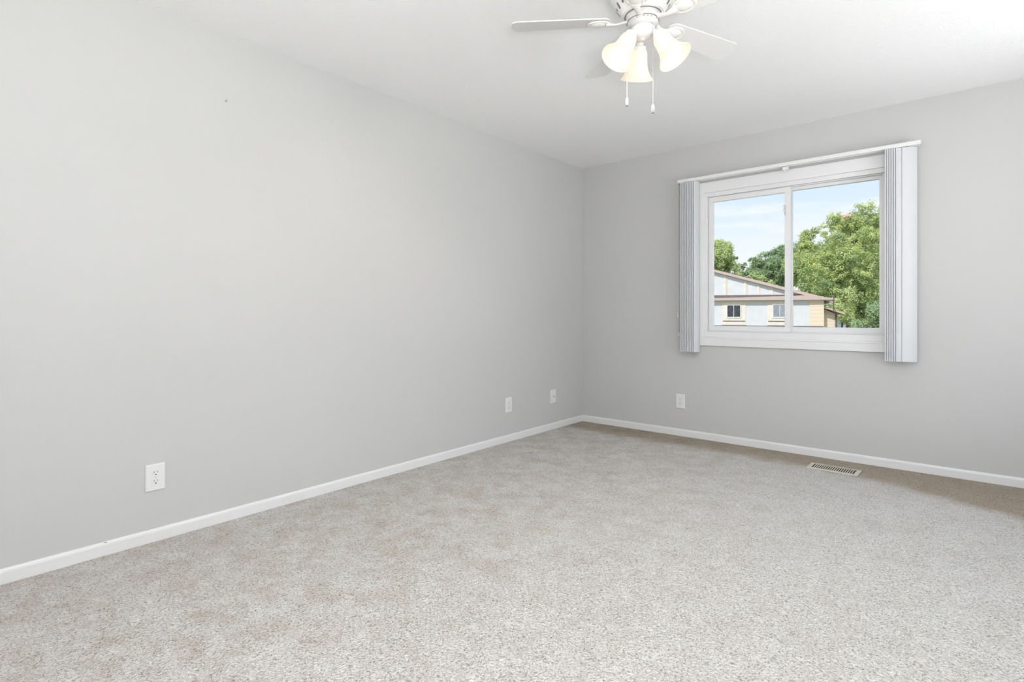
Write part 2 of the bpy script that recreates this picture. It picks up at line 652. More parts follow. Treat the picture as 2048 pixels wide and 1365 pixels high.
# ------------------------------------------------------------------ vertical blind
vb = tag(empty('vertical_blind', (1.80, -0.07, 2.157)), 'white vertical blind drawn open to both ends of the window, under a slim headrail', 'blind')
VB = Matrix.Translation((-1.80, 0.07, -2.157))
m = MB()
m.prism([(-0.092, 2.1235), (-0.095, 2.126), (-0.095, 2.148), (-0.090, 2.153), (-0.052, 2.153), (-0.048, 2.148), (-0.048, 2.1235),
         (-0.058, 2.1235), (-0.058, 2.129), (-0.084, 2.129), (-0.084, 2.1235)], 0.998, 2.608, 'x', VB)
m.build('headrail', M_rail, vb, bevel=0.0008)
m = MB()
m.box(0.9965, 1.0005, -0.0953, -0.0477, 2.123, 2.1533, VB)
m.build('end_cap', M_rail, vb, bevel=0.001)
m = MB()
m.box(2.6055, 2.6095, -0.0953, -0.0477, 2.123, 2.1533, VB)
m.build('end_cap', M_rail, vb, bevel=0.001)
for bx in (1.06, 1.80, 2.55):
    m = MB()
    m.box(bx - 0.012, bx + 0.012, -0.09, -0.0, 2.1532, 2.156, VB)
    m.box(bx - 0.012, bx + 0.012, -0.0025, 0.0, 2.12, 2.154, VB)
    m.box(bx - 0.012, bx + 0.012, -0.092, -0.083, 2.1532, 2.158, VB)
    m.build('mounting_bracket', M_fangrey, vb, bevel=0.0008)
m = MB()
m.box(1.795, 1.835, -0.082, -0.056, 2.098, 2.122, VB)
m.box(1.803, 1.812, -0.080, -0.060, 2.090, 2.10, VB)
m.build('cord_guide', M_rail, vb, bevel=0.002)


def vane_mb(w=0.089, z0=0.723, z1=2.121, sag=0.0085, t=0.0011):
    """curved PVC strip centred on its hanging axis; width along local y"""
    n = 10
    v, f = [], []
    pts = []
    for i in range(n + 1):
        u = -1 + 2 * i / n
        pts.append((sag * (1 - u * u), u * w / 2))
    for z in (z0, z1):
        for x, y in pts:
            v.append((x, y, z - 2.157))
        for x, y in pts:
            v.append((x - t, y, z - 2.157))
    k = n + 1
    for i in range(n):
        f.append((i, i + 1, 2 * k + i + 1, 2 * k + i))
        f.append((k + i + 1, k + i, 3 * k + i, 3 * k + i + 1))
        f.append((i, k + i, k + i + 1, i + 1))
        f.append((2 * k + i, 2 * k + i + 1, 3 * k + i + 1, 3 * k + i))
    f.append((0, 2 * k, 3 * k, k))
    f.append((n, k + n, 3 * k + n, 2 * k + n))
    return MB().add(v, f)


vane = None
vane_spots = []
for i in range(9):
    vane_spots.append((1.036 + i * 0.0142, rad(-10)))       # perpendicular stack by the corner side
for i in range(6):
    vane_spots.append((2.440 + i * 0.0122, rad(-24)))
vane_spots.append((2.522, rad(-50)))
vane_spots.append((2.551, rad(-58)))
for x, a in vane_spots:
    if vane is None:
        vane = vane_mb().build('vane', M_vane, vb, smooth=True)
        hang = MB()
        hang.box(-0.002, 0.002, -0.008, 0.008, 2.108 - 2.157, 2.126 - 2.157)
        hang = hang.build('hanger', M_rail, vane)
        v = vane
    else:
        v = copy_tree(vane, vb)
    v.location = (x - 1.80, 0.004, 0)
    v.rotation_euler = (0, 0, a)
# controls beside the stack
m = MB()
m.tube([(0.990, -0.070, 2.125), (0.990, -0.070, 1.6), (0.989, -0.070, 1.04)], 0.0012, 6, VB)
pc = m.build('pull_cord', M_rail, vb)
MB().lathe([(0, 0.022), (0.003, 0.022), (0.0055, 0.008), (0.006, -0.022), (0, -0.024)], 12, VB @ Matrix.Translation((0.989, -0.070, 1.028))).build('tassel', M_rail, pc, smooth=True)
m = MB()
m.tube([(1.003, -0.075, 2.125), (1.003, -0.075, 1.5), (1.002, -0.072, 0.90), (1.000, -0.066, 0.872), (0.998, -0.06, 0.90), (0.997, -0.06, 1.5), (0.997, -0.06, 2.125)], 0.0011, 6, VB)
tcn = m.build('tilt_chain', M_chain, vb)
MB().lathe([(0, 0.02), (0.005, 0.016), (0.007, -0.015), (0, -0.02)], 12, VB @ Matrix.Translation((1.000, -0.066, 0.862))).build('chain_weight', M_rail, tcn, smooth=True)


# ------------------------------------------------------------------ sockets
def plate_mb():
    # front faces -Y, plate 79 x 122 mm with sloping rim
    m = MB()
    w, h, d = 0.0395, 0.061, 0.0065
    a, b_ = 0.0355, 0.057
    v = [(-w, 0, -h), (w, 0, -h), (w, 0, h), (-w, 0, h),
         (-w, -0.003, -h), (w, -0.003, -h), (w, -0.003, h), (-w, -0.003, h),
         (-a, -d, -b_), (a, -d, -b_), (a, -d, b_), (-a, -d, b_)]
    f = [(0, 1, 2, 3), (8, 11, 10, 9)]
    for r in (0, 4):
        for i in range(4):
            j = (i + 1) % 4
            f.append((r + i, r + j, r + 4 + j, r + 4 + i))
    return m.add(v, f)


def make_outlet():
    root = empty('wall_outlet', (0, 0, 0))
    plate_mb().build('cover_plate', M_plate, root, bevel=0.001)
    for s in (-1, 1):
        zc = s * 0.0195
        poly = []
        for i in range(24):
            a = 2 * PI * i / 24
            poly.append((0.0172 * math.cos(a), zc + max(-0.0142, min(0.0142, 0.0172 * math.sin(a)))))
        rc = MB().prism(poly, -0.0082, -0.005, 'y').build('receptacle', M_plate, root, bevel=0.0006)
        MB().box(-0.0078, -0.0052, -0.0085, -0.006, zc + 0.001, zc + 0.0095).build('slot', M_darkgrey, rc)
        MB().box(0.0052, 0.0078, -0.0085, -0.006, zc + 0.002, zc + 0.0090).build('slot', M_darkgrey, rc)
        MB().lathe([(0, -0.0015), (0.0028, -0.0015), (0.0028, 0.0015), (0, 0.0015)], 12,
                   Matrix.Translation((0, -0.0072, zc - 0.0065)) @ Matrix.Rotation(PI / 2, 4, 'X')).build('ground_hole', M_dark, rc)
    MB().lathe([(0, -0.001), (0.003, -0.001), (0.0034, 0.001), (0, 0.001)], 12,
               Matrix.Translation((0, -0.0068, 0)) @ Matrix.Rotation(PI / 2, 4, 'X')).build('screw', M_fangrey, root)
    return root


out0 = make_outlet()
out0.location = (0, -3.5765, 0.2905)
out0.rotation_euler = (0, 0, rad(90))
tag(out0, 'white duplex power outlet low on the long wall, far from the corner', 'outlet')
o = copy_tree(out0)
o.location = (0, -1.0975, 0.296)
tag(o, 'white duplex power outlet on the long plain wall, next to the coaxial jack', 'outlet')
o = copy_tree(out0)
o.location = (0.9835, 0, 0.2925)
o.rotation_euler = (0, 0, 0)
tag(o, 'white duplex power outlet on the grey wall below the window blind', 'outlet')
jk = tag(empty('coaxial_jack', (0, -0.4825, 0.294), rad(90)), 'white wall plate with a single coaxial socket, nearest the room corner', 'wall plate')
plate_mb().build('cover_plate', M_plate, jk, bevel=0.001)
MB().lathe([(0, -0.016), (0.0022, -0.016), (0.0046, -0.0155), (0.0046, -0.006), (0.0075, -0.006), (0.0075, 0), (0, 0)], 6,
           Matrix.Rotation(-PI / 2, 4, 'X') @ Matrix.Scale(1, 4)).build('connector', M_nail, jk)
for s in (-1, 1):
    MB().lathe([(0, -0.001), (0.003, -0.001), (0.0034, 0.001), (0, 0.001)], 12,
               Matrix.Translation((0, -0.0068, s * 0.04)) @ Matrix.Rotation(PI / 2, 4, 'X')).build('screw', M_fangrey, jk)

# nail in the wall
nl = tag(empty('wall_nail', (0, -3.273, 2.098)), 'small grey nail stuck high in the long plain wall', 'nail')
mt = Matrix.Rotation(PI / 2, 4, 'Y') @ Matrix.Rotation(0.0, 4, 'X')
MB().lathe([(0, -0.01), (0.0016, -0.01), (0.0016, 0.016), (0, 0.016)], 10, mt).build('shaft', M_nail, nl, smooth=True)
MB().lathe([(0, 0.015), (0.0042, 0.015), (0.0046, 0.017), (0.003, 0.0185), (0, 0.019)], 14, mt).build('head', M_nail, nl, smooth=True)

# ------------------------------------------------------------------ floor register
rg = tag(empty('floor_register', (2.16, -0.300, 0.0), rad(-1.2)), 'cream metal heating register set in the carpet below the window', 'floor vent')
m = MB()
RW, RD = 0.146, 0.076
m.prism([(-RW, -RD), (RW, -RD), (RW, -RD + 0.021), (-RW, -RD + 0.021)], 0.0, 0.007)
m.prism([(-RW, RD - 0.018), (RW, RD - 0.018), (RW, RD), (-RW, RD)], 0.0, 0.007)
m.box(-RW, -RW + 0.022, -RD + 0.021, RD - 0.018, 0.0, 0.007)
m.box(RW - 0.026, RW, -RD + 0.021, RD - 0.018, 0.0, 0.007)
m.build('register_frame', M_register, rg, bevel=0.0025)
MB().box(-RW + 0.01, RW - 0.01, -RD + 0.01, RD - 0.01, 0.0004, 0.0012).build('duct', M_dark, rg)
nl_ = 19
sp_ = (2 * RW - 0.048) / nl_
lv = None
for i in range(nl_ - 1):
    x = -RW + 0.022 + sp_ * (i + 1)
    if lv is None:
        lv = MB().box(-0.0026, 0.0026, -RD + 0.02, RD - 0.017, -0.0024, 0.0024).build('louver', M_register, rg, bevel=0.0006)
        l = lv
    else:
        l = copy_tree(lv, rg)
    l.location = (x, 0, 0.0038)
    l.rotation_euler = (0, rad(12), 0)
MB().box(RW - 0.034, RW - 0.022, -0.004 + 0.03, 0.004 + 0.03, 0.006, 0.011).build('lever', M_darkgrey, rg, bevel=0.001)

# ------------------------------------------------------------------ ceiling fan
fan = tag(empty('ceiling_fan', (1.811, -2.364, H), rad(40.2)), 'white five blade ceiling fan with three lit cream glass shades', 'ceiling fan')
hs = MB().lathe([(0, 0), (0.100, 0), (0.112, -0.006), (0.118, -0.02), (0.120, -0.05), (0.128, -0.055), (0.130, -0.062), (0.128, -0.069),
                 (0.126, -0.074), (0.126, -0.098), (0.129, -0.102), (0.129, -0.110), (0.122, -0.118), (0.118, -0.122), (0.112, -0.132),
                 (0.104, -0.145), (0.094, -0.160), (0.088, -0.168), (0.089, -0.172), (0.085, -0.178), (0.076, -0.180), (0, -0.180)], 56).build('motor_housing', M_fan, fan, smooth=True)
vs = None
for k in range(10):
    for big in (1, 0):
        a = 2 * PI * (k + (0 if big else 0.5)) / 10 + 0.15
        m = MB()
        if big:
            pr = [(-0.004, -0.0135), (0.004, -0.0135), (0.006, -0.009), (0.006, 0.009), (0.004, 0.0135), (-0.004, 0.0135), (-0.006, 0.009), (-0.006, -0.009)]
        else:
            pr = [(0, -0.0075), (0.006, 0), (0, 0.0075), (-0.006, 0)]
        # sits on the sloping lower face
        loc = Vector((0.1035, 0, -0.1455)) if big else Vector((0.1035, 0, -0.1455))
        mt = Matrix.Rotation(a, 4, 'Z') @ Matrix.Translation(loc) @ Matrix.Rotation(rad(32), 4, 'Y')
        m.prism([(p[0], p[1]) for p in pr], -0.002, 0.0012, 'x', mt)
        m.build('vent_slot', M_darkgrey, hs)
MB().lathe([(0, -0.176), (0.0705, -0.176), (0.0705, -0.182), (0.069, -0.182), (0.069, -0.205), (0, -0.205)], 48).build('flywheel', M_fangrey, fan, smooth=True)
MB().lathe([(0.0, -0.178), (0.0745, -0.178), (0.0745, -0.1815), (0.0, -0.1815)], 48).build('shadow_gap', M_darkgrey, fan)
MB().lathe([(0, -0.2035), (0.0645, -0.2035), (0.0645, -0.2065), (0, -0.2065)], 48).build('shadow_gap', M_darkgrey, fan)
sw = MB().lathe([(0, -0.204), (0.0625, -0.204), (0.0625, -0.217), (0.060, -0.221), (0.052, -0.227), (0.0465, -0.230), (0, -0.230)], 48).build('switch_housing', M_fangrey, fan, smooth=True)
for a in (-2.2, -1.75, -1.5, -1.25, -0.8):
    MB().lathe([(0, -0.001), (0.0022, -0.001), (0.0022, 0.001), (0, 0.001)], 10,
               Matrix.Rotation(a, 4, 'Z') @ Matrix.Translation((0.0626, 0, -0.212)) @ Matrix.Rotation(PI / 2, 4, 'Y')).build('screw', M_darkgrey, sw)
MB().lathe([(0, -0.228), (0.044, -0.228), (0.048, -0.233), (0.0485, -0.246), (0.045, -0.256), (0.036, -0.266), (0.022, -0.272), (0.010, -0.274), (0.008, -0.280), (0, -0.281)], 40).build('light_kit_bowl', M_fan, fan, smooth=True)


def blade_mb():
    # outline in the x (radial) / y plane, rounded tip
    r0, r1 = 0.135, 0.538
    w0, w1 = 0.047, 0.060
    pts = []
    rc = 0.030
    def arc(cx, cy, a0, a1, r, n=6):
        return [(cx + r * math.cos(a0 + (a1 - a0) * i / n), cy + r * math.sin(a0 + (a1 - a0) * i / n)) for i in range(n + 1)]
    pts += arc(r0 + 0.03, -w0 + 0.03, PI, 1.5 * PI, 0.03)
    pts += [(r0 + 0.2, -w0 - 0.0065)]
    pts += arc(r1 - rc, -w1 + rc, -PI / 2, 0, rc)
    pts += [(r1 + 0.006, 0)]
    pts += arc(r1 - rc, w1 - rc, 0, PI / 2, rc)
    pts += [(r0 + 0.2, w0 + 0.0065)]
    pts += arc(r0 + 0.03, w0 - 0.03, PI / 2, PI, 0.03)
    return MB().prism(pts, -0.0022, 0.0022)


def bracket_objs(parent):
    m = MB()
    # medallion with raised ring, slightly oval
    T = Matrix.Translation((0.178, 0, -0.0035)) @ Matrix.Scale(-1, 4, (0, 0, 1))
    m.lathe([(0, 0.0), (0.043, 0.0), (0.0455, 0.003), (0.044, 0.0065), (0.039, 0.0075), (0.036, 0.005), (0.031, 0.005), (0.027, 0.010), (0.012, 0.013), (0, 0.0135)], 32, T, sx=1.08, sy=0.86)
    # curved neck to the flywheel
    m.tube([(0.150, 0, -0.009), (0.128, 0.0, -0.012), (0.108, 0.002, -0.013), (0.088, 0.002, -0.009), (0.066, 0, -0.004)], [0.024, 0.015, 0.0105, 0.0105, 0.016], 12, None, 0.38)
    return m.build('blade_bracket', M_fan, parent, smooth=True)


blade = None
for ang in (30.5, 102.0, 174.5, 246.5, 318.0):
    if blade is None:
        blade = blade_mb().build('blade', M_blade, fan, bevel=0.0006)
        bracket_objs(blade)
        b_ = blade
    else:
        b_ = copy_tree(blade, fan)
    b_.location = (0, 0, -0.198)
    b_.rotation_euler = (Matrix.Rotation(rad(ang), 4, 'Z') @ Matrix.Rotation(rad(-11), 4, 'X')).to_euler()

# three arms, shades, bulbs
SH_T = rad(32)
prof_o = [(0.0215, 0.0), (0.026, 0.004), (0.0315, 0.012), (0.0345, 0.024), (0.0365, 0.045), (0.040, 0.068), (0.0465, 0.088), (0.056, 0.105), (0.0655, 0.117), (0.0690, 0.122)]
prof_i = [(r - 0.003, z) for r, z in reversed(prof_o)]
prof = prof_o + [(0.0685, 0.1245), (0.0665, 0.1235)] + prof_i[1:]
arm0 = shade0 = None
for az in (88, 208, 328):
    A = Matrix.Rotation(rad(az), 4, 'Z')
    neck = Vector((0.066, 0, -0.279))
    # axis: out and down
    AX = Matrix.Translation(neck) @ Matrix.Rotation(PI - SH_T, 4, 'Y')
    if arm0 is None:
        m = MB()
        m.tube([(0.028, 0, -0.252), (0.044, 0, -0.254), (0.054, 0, -0.260), (0.060, 0, -0.268)], [0.009, 0.0085, 0.0085, 0.010], 12)
        m.lathe([(0, -0.024), (0.012, -0.024), (0.016, -0.019), (0.0165, -0.012), (0.0245, -0.010), (0.0265, -0.005), (0.0265, 0.005), (0.0225, 0.007), (0, 0.007)], 24, AX)
        arm0 = m.build('light_arm', M_fan, fan, smooth=True)
        shade0 = MB().lathe(prof, 40, AX).build('lamp_shade', M_shade, fan, smooth=True)
        MB().lathe([(0, 0.004), (0.012, 0.006), (0.013, 0.022), (0.018, 0.038), (0.0235, 0.055), (0.024, 0.066), (0.019, 0.080), (0.009, 0.088), (0, 0.0895)], 20, AX).build('bulb', M_bulb, shade0, smooth=True)
        a_, s_ = arm0, shade0
    else:
        a_ = copy_tree(arm0, fan)
        s_ = copy_tree(shade0, fan)
    a_.rotation_euler = (0, 0, rad(az))
    s_.rotation_euler = (0, 0, rad(az))
    p = fan.matrix_basis @ A @ AX @ Vector((0, 0, 0.094))
    # glow inside the glass, and the light the open mouth throws into the room
    lamp('bulb_glow', 'POINT', p, (0, 0, 0), 0.05, (1.0, 0.87, 0.72), shadow_soft_size=0.01)
    q = fan.matrix_basis @ A @ AX
    sp = lamp('bulb_light', 'SPOT', q @ Vector((0, 0, 0.127)), (0, 0, 0), 7.5, (1.0, 0.92, 0.82), shadow_soft_size=0.012, spot_size=rad(172), spot_blend=0.3)
    sp.rotation_euler = (q.to_3x3() @ Vector((0, 0, 1))).to_track_quat('-Z', 'Y').to_euler()

# pull chains
for x, y, zt, zb in ((-0.068, -0.014, -0.235, -0.556), (0.028, -0.05, -0.235, -0.598)):
    m = MB()
    m.tube([(x * 0.75, y * 0.75, zt + 0.008), (x, y, zt), (x, y, zt - 0.02), (x, y, zb + 0.035)], 0.0009, 6)
    ch = m.build('pull_chain', M_chain, fan)
    MB().lathe([(0, 0.036), (0.0018, 0.036), (0.0045, 0.031), (0.0062, 0.029), (0.0066, 0.018), (0.0070, 0.009), (0.0070, 0.003), (0.0055, 0.0), (0, -0.001)], 14,
               Matrix.Translation((x, y, zb))).build('fob', M_fob, ch, smooth=True)

# ------------------------------------------------------------------ outside
GZ = -3.1
M_grass = mat('lawn_grass', (0.17, 0.21, 0.11), 0.9, bump=(8, 0.5, 0.05), vary=(1.5, 0.25))
M_siding = mat('pale_blue_grey_stucco', (0.71, 0.70, 0.715), 0.8, bump=(6, 0.2, 0.01), vary=(2.5, 0.05))
M_beige = mat('beige_wood_trim', (0.80, 0.71, 0.62), 0.7, bump=(20, 0.1, 0.004), vary=(5, 0.06))
M_fascia = mat('dusty_pink_fascia', (0.58, 0.44, 0.40), 0.7, vary=(4, 0.06))
M_shingle = mat('brown_shingle', (0.32, 0.24, 0.22), 0.9, bump=(12, 0.5, 0.02), vary=(9, 0.2))
M_darkband = mat('dark_house_band', (0.18, 0.165, 0.16), 0.8, vary=(5, 0.15))
M_winframe = mat('white_house_window_frame', (0.82, 0.82, 0.82), 0.5, vary=(5, 0.03))
M_winglass = mat('dark_house_window_glass', (0.055, 0.06, 0.07), 0.12, vary=(7, 0.5))
M_winblind = mat('window_with_grey_curtain', (0.30, 0.32, 0.37), 0.35, vary=(6, 0.2))
M_pipe = mat('dark_brown_pipe', (0.13, 0.11, 0.10), 0.6, vary=(5, 0.15))


def lap_siding():
    m, t, b = newmat('yellow_lap_siding')
    b.inputs['Roughness'].default_value = 0.7
    co = t.nodes.new('ShaderNodeTexCoord')
    wv = t.nodes.new('ShaderNodeTexWave')
    wv.wave_type = 'BANDS'
    wv.bands_direction = 'Z'
    wv.wave_profile = 'SAW'
    wv.inputs['Scale'].default_value = 1.6
    wv.inputs['Distortion'].default_value = 0.0
    t.links.new(co.outputs['Object'], wv.inputs['Vector'])
    r = t.nodes.new('ShaderNodeValToRGB')
    r.color_ramp.elements[0].position = 0.0
    r.color_ramp.elements[0].color = (0.66, 0.51, 0.38, 1)
    r.color_ramp.elements[1].position = 0.14
    r.color_ramp.elements[1].color = (0.84, 0.69, 0.53, 1)
    t.links.new(wv.outputs['Fac'], r.inputs[0])
    t.links.new(r.outputs[0], b.inputs['Base Color'])
    bp = t.nodes.new('ShaderNodeBump')
    bp.inputs['Strength'].default_value = 0.4
    bp.inputs['Distance'].default_value = 0.02
    t.links.new(wv.outputs['Fac'], bp.inputs['Height'])
    t.links.new(bp.outputs[0], b.inputs['Normal'])
    return m


M_lap = lap_siding()
tag(MB().add([(-120, 0.6, GZ), (120, 0.6, GZ), (120, 200, GZ), (-120, 200, GZ)], [(0, 1, 2, 3)]).build('lawn', M_grass), 'green lawn outside below the window', 'lawn', kind='structure')
# outer wall of our own house below the window
hz = tag(empty('neighbor_house', (-7.83, 25.90, GZ), rad(17.3)), 'pale gabled house with pinkish roof edges seen through the window', 'house')
ZO = -GZ                                       # local z = world z + ZO
def hz_mb(): return MB()
def Z(z): return z + ZO
X0 = -12.5
# main wall
m = MB().box(X0, 5.31, 0.0, 10.0, 0.0, Z(1.95))
wallm = m.build('main_wall', M_siding, hz)
# gable wall and roof
RXp = -3.6
def rake(s): return 3.42 - 0.302 * s if s > RXp else 3.42 - 0.302 * (2 * RXp - s)
m = MB().prism([(X0, Z(1.95)), (5.0, Z(1.95)), (RXp, Z(rake(RXp)))], 0.02, 9.98, 'y')
m.build('gable_wall', M_siding, hz)
xr0, xr1 = X0 - 0.45, 5.78
zl, zr, zp = rake(xr0), rake(xr1), rake(RXp)
m = MB().prism([(xr0, Z(zl - 0.02)), (RXp, Z(zp - 0.02)), (xr1, Z(zr - 0.02)), (xr1, Z(zr + 0.09)), (RXp, Z(zp + 0.10)), (xr0, Z(zl + 0.09))], -0.14, 10.4, 'y')
m.build('roof', M_shingle, hz)
m = MB().prism([(RXp, Z(zp - 0.03)), (xr1, Z(zr - 0.075)), (xr1 + 0.02, Z(zr + 0.085)), (RXp, Z(zp + 0.08))], -0.18, -0.14, 'y')
m.prism([(xr0, Z(zl - 0.06)), (RXp, Z(zp - 0.03)), (RXp, Z(zp + 0.08)), (xr0, Z(zl + 0.085))], -0.18, -0.14, 'y')
m.build('rake_board', M_fascia, hz)
for vx in (0.95, 1.62):
    MB().box(vx - 0.16, vx + 0.16, -0.13, 0.12, Z(rake(vx) + 0.03), Z(rake(vx) + 0.135)).build('roof_vent', M_pipe, hz, bevel=0.01)
# skirt eave
m = MB().prism([(X0, Z(1.80)), (5.72, Z(1.765)), (5.72, Z(1.86)), (4.3, Z(2.02)), (3.47, Z(1.975)), (0.0, Z(1.915)), (X0, Z(1.90))], -0.25, -0.20, 'y')
m.build('eave_board', M_fascia, hz)
MB().box(X0, 5.70, -0.20, 0.0, Z(1.81), Z(1.85)).build('soffit', M_shingle, hz)
MB().prism([(X0, Z(1.93)), (4.6, Z(1.96)), (4.6, Z(2.06)), (X0, Z(2.13))], -0.03, 0.02, 'y').build('gable_foot_band', M_darkband, hz)  # dark tapering band across the foot of the gable
# battens on the gable
for s0, s1 in ((-2.6, -2.48), (-1.2, -1.08), (0.46, 0.58), (0.60, 0.64), (1.50, 1.60), (1.63, 1.67), (2.16, 2.27), (2.84, 2.94)):
    MB().box(s0, s1, -0.012, 0.03, Z(2.05), Z(rake(s1) - 0.03)).build('batten', M_beige, hz)
MB().box(X0, 5.31, -0.05, 0.0, Z(0.33), Z(0.39)).build('wall_dark_band', M_darkband, hz)  # thin dark band across the lower part of the wall
MB().box(X0, 5.31, -0.02, 0.0, Z(1.70), Z(1.80)).build('header_board', M_beige, hz)


def house_window(s0, s1, z0, z1, gm):
    sur = MB().box(s0 - 0.24, s1 + 0.24, -0.025, 0.0, Z(z0 - 0.40), Z(1.72)).build('window_surround', M_beige, hz)
    m = MB()
    t = 0.045
    m.box(s0, s1, -0.06, -0.02, Z(z0), Z(z0 + t))
    m.box(s0, s1, -0.06, -0.02, Z(z1 - t * 0.6), Z(z1))
    m.box(s0, s0 + t, -0.06, -0.02, Z(z0 + t), Z(z1 - t * 0.6))
    m.box(s1 - t, s1, -0.06, -0.02, Z(z0 + t), Z(z1 - t * 0.6))
    m.box((s0 + s1) / 2 - 0.012, (s0 + s1) / 2 + 0.012, -0.05, -0.02, Z(z0 + t), Z(z1 - t * 0.6))
    w = m.build('window', M_winframe, hz)
    MB().box(s0 + 0.02, s1 - 0.02, -0.035, -0.022, Z(z0 + 0.02), Z(z1 - 0.02)).build('pane', gm, w)
    MB().box(s0 - 0.2, s1 + 0.2, -0.05, -0.02, Z(z0 - 0.20), Z(z0 - 0.165)).build('window_ledge', M_darkband, hz)


house_window(0.60, 1.35, 0.82, 1.53, M_winglass)
house_window(2.90, 3.62, 0.82, 1.53, M_winblind)
house_window(-2.6, -1.85, 0.82, 1.53, M_winglass)
MB().box(4.66, 5.33, -0.03, 0.3, 0.0, Z(1.80)).build('corner_siding', M_lap, hz)
MB().box(3.83, 3.93, -0.02, 0.0, Z(-1.0), Z(1.80)).build('batten', M_beige, hz)
# lower wing
MB().prism([(5.31, 0), (5.92, 0), (5.92, Z(1.02)), (5.31, Z(1.36))], 0.55, 8.0, 'y').build('wing_wall', M_lap, hz)
m = MB().prism([(5.20, Z(1.40)), (6.28, Z(1.00)), (6.30, Z(1.06)), (5.20, Z(1.50))], 0.15, 8.3, 'y')
m.build('wing_roof', M_shingle, hz)
MB().prism([(5.20, Z(1.40)), (6.28, Z(1.00)), (6.31, Z(1.07)), (5.20, Z(1.52))], 0.11, 0.15, 'y').build('wing_rake_board', M_fascia, hz)
MB().tube([(5.74, -0.22, Z(1.95)), (5.74, -0.22, Z(1.14))], 0.03, 8).build('downpipe', M_pipe, hz)
MB().tube([(5.96, 0.5, Z(1.0)), (5.96, 0.5, 0.0)], 0.045, 8).build('downpipe', M_pipe, hz)

# farther house, glimpsed under the tree
fh = tag(empty('distant_house', (-7.0, 68.5, GZ), rad(40)), 'small white house glimpsed low between the near house and the maple', 'house')
MB().box(-1.4, 3.2, 0, 5, 0, 4.1).build('house_wall', M_winframe, fh)
MB().prism([(-1.7, 4.1), (3.5, 4.1), (0.9, 5.0)], -0.3, 5.3, 'y').build('roof', M_shingle, fh)
MB().box(-0.75, -0.1, -0.05, 0.02, 2.4, 3.5).build('window', M_winglass, fh)


# trees
def leaf_mat(name, c1, c2, c3):
    m, t, b = newmat(name)
    N, L = t.nodes, t.links
    out = N['Material Output']
    co = N.new('ShaderNodeTexCoord')
    n = N.new('ShaderNodeTexNoise')
    n.inputs['Scale'].default_value = 0.9
    n.inputs['Detail'].default_value = 6
    n.inputs['Roughness'].default_value = 0.7
    L.new(co.outputs['Object'], n.inputs['Vector'])
    r = N.new('ShaderNodeValToRGB')
    r.color_ramp.elements[0].position = 0.34
    r.color_ramp.elements[0].color = (*c1, 1)
    r.color_ramp.elements[1].position = 0.66
    r.color_ramp.elements[1].color = (*c3, 1)
    e = r.color_ramp.elements.new(0.5)
    e.color = (*c2, 1)
    L.new(n.outputs['Fac'], r.inputs[0])
    L.new(r.outputs[0], b.inputs['Base Color'])
    b.inputs['Roughness'].default_value = 0.55
    tr = N.new('ShaderNodeBsdfTranslucent')
    L.new(r.outputs[0], tr.inputs[0])
    x = N.new('ShaderNodeMixShader')
    x.inputs[0].default_value = 0.4
    L.new(b.outputs[0], x.inputs[1])
    L.new(tr.outputs[0], x.inputs[2])
    L.new(x.outputs[0], out.inputs[0])
    return m


M_leaf_maple = leaf_mat('maple_leaves', (0.24, 0.36, 0.18), (0.54, 0.63, 0.25), (0.88, 0.88, 0.38))  # ramp paints shaded and sunlit greens into the leaf colour
M_leaf_dark = leaf_mat('dark_leaves', (0.28, 0.39, 0.22), (0.42, 0.54, 0.29), (0.58, 0.68, 0.38))
M_leaf_light = leaf_mat('light_leaves', (0.46, 0.54, 0.25), (0.66, 0.74, 0.34), (0.84, 0.87, 0.45))
M_leaf_red = leaf_mat('orange_leaves', (0.92, 0.72, 0.50), (0.95, 0.78, 0.58), (0.95, 0.85, 0.62))
M_bark = mat('tree_bark', (0.14, 0.11, 0.085), 0.9, bump=(6, 0.6, 0.03), vary=(3, 0.25))


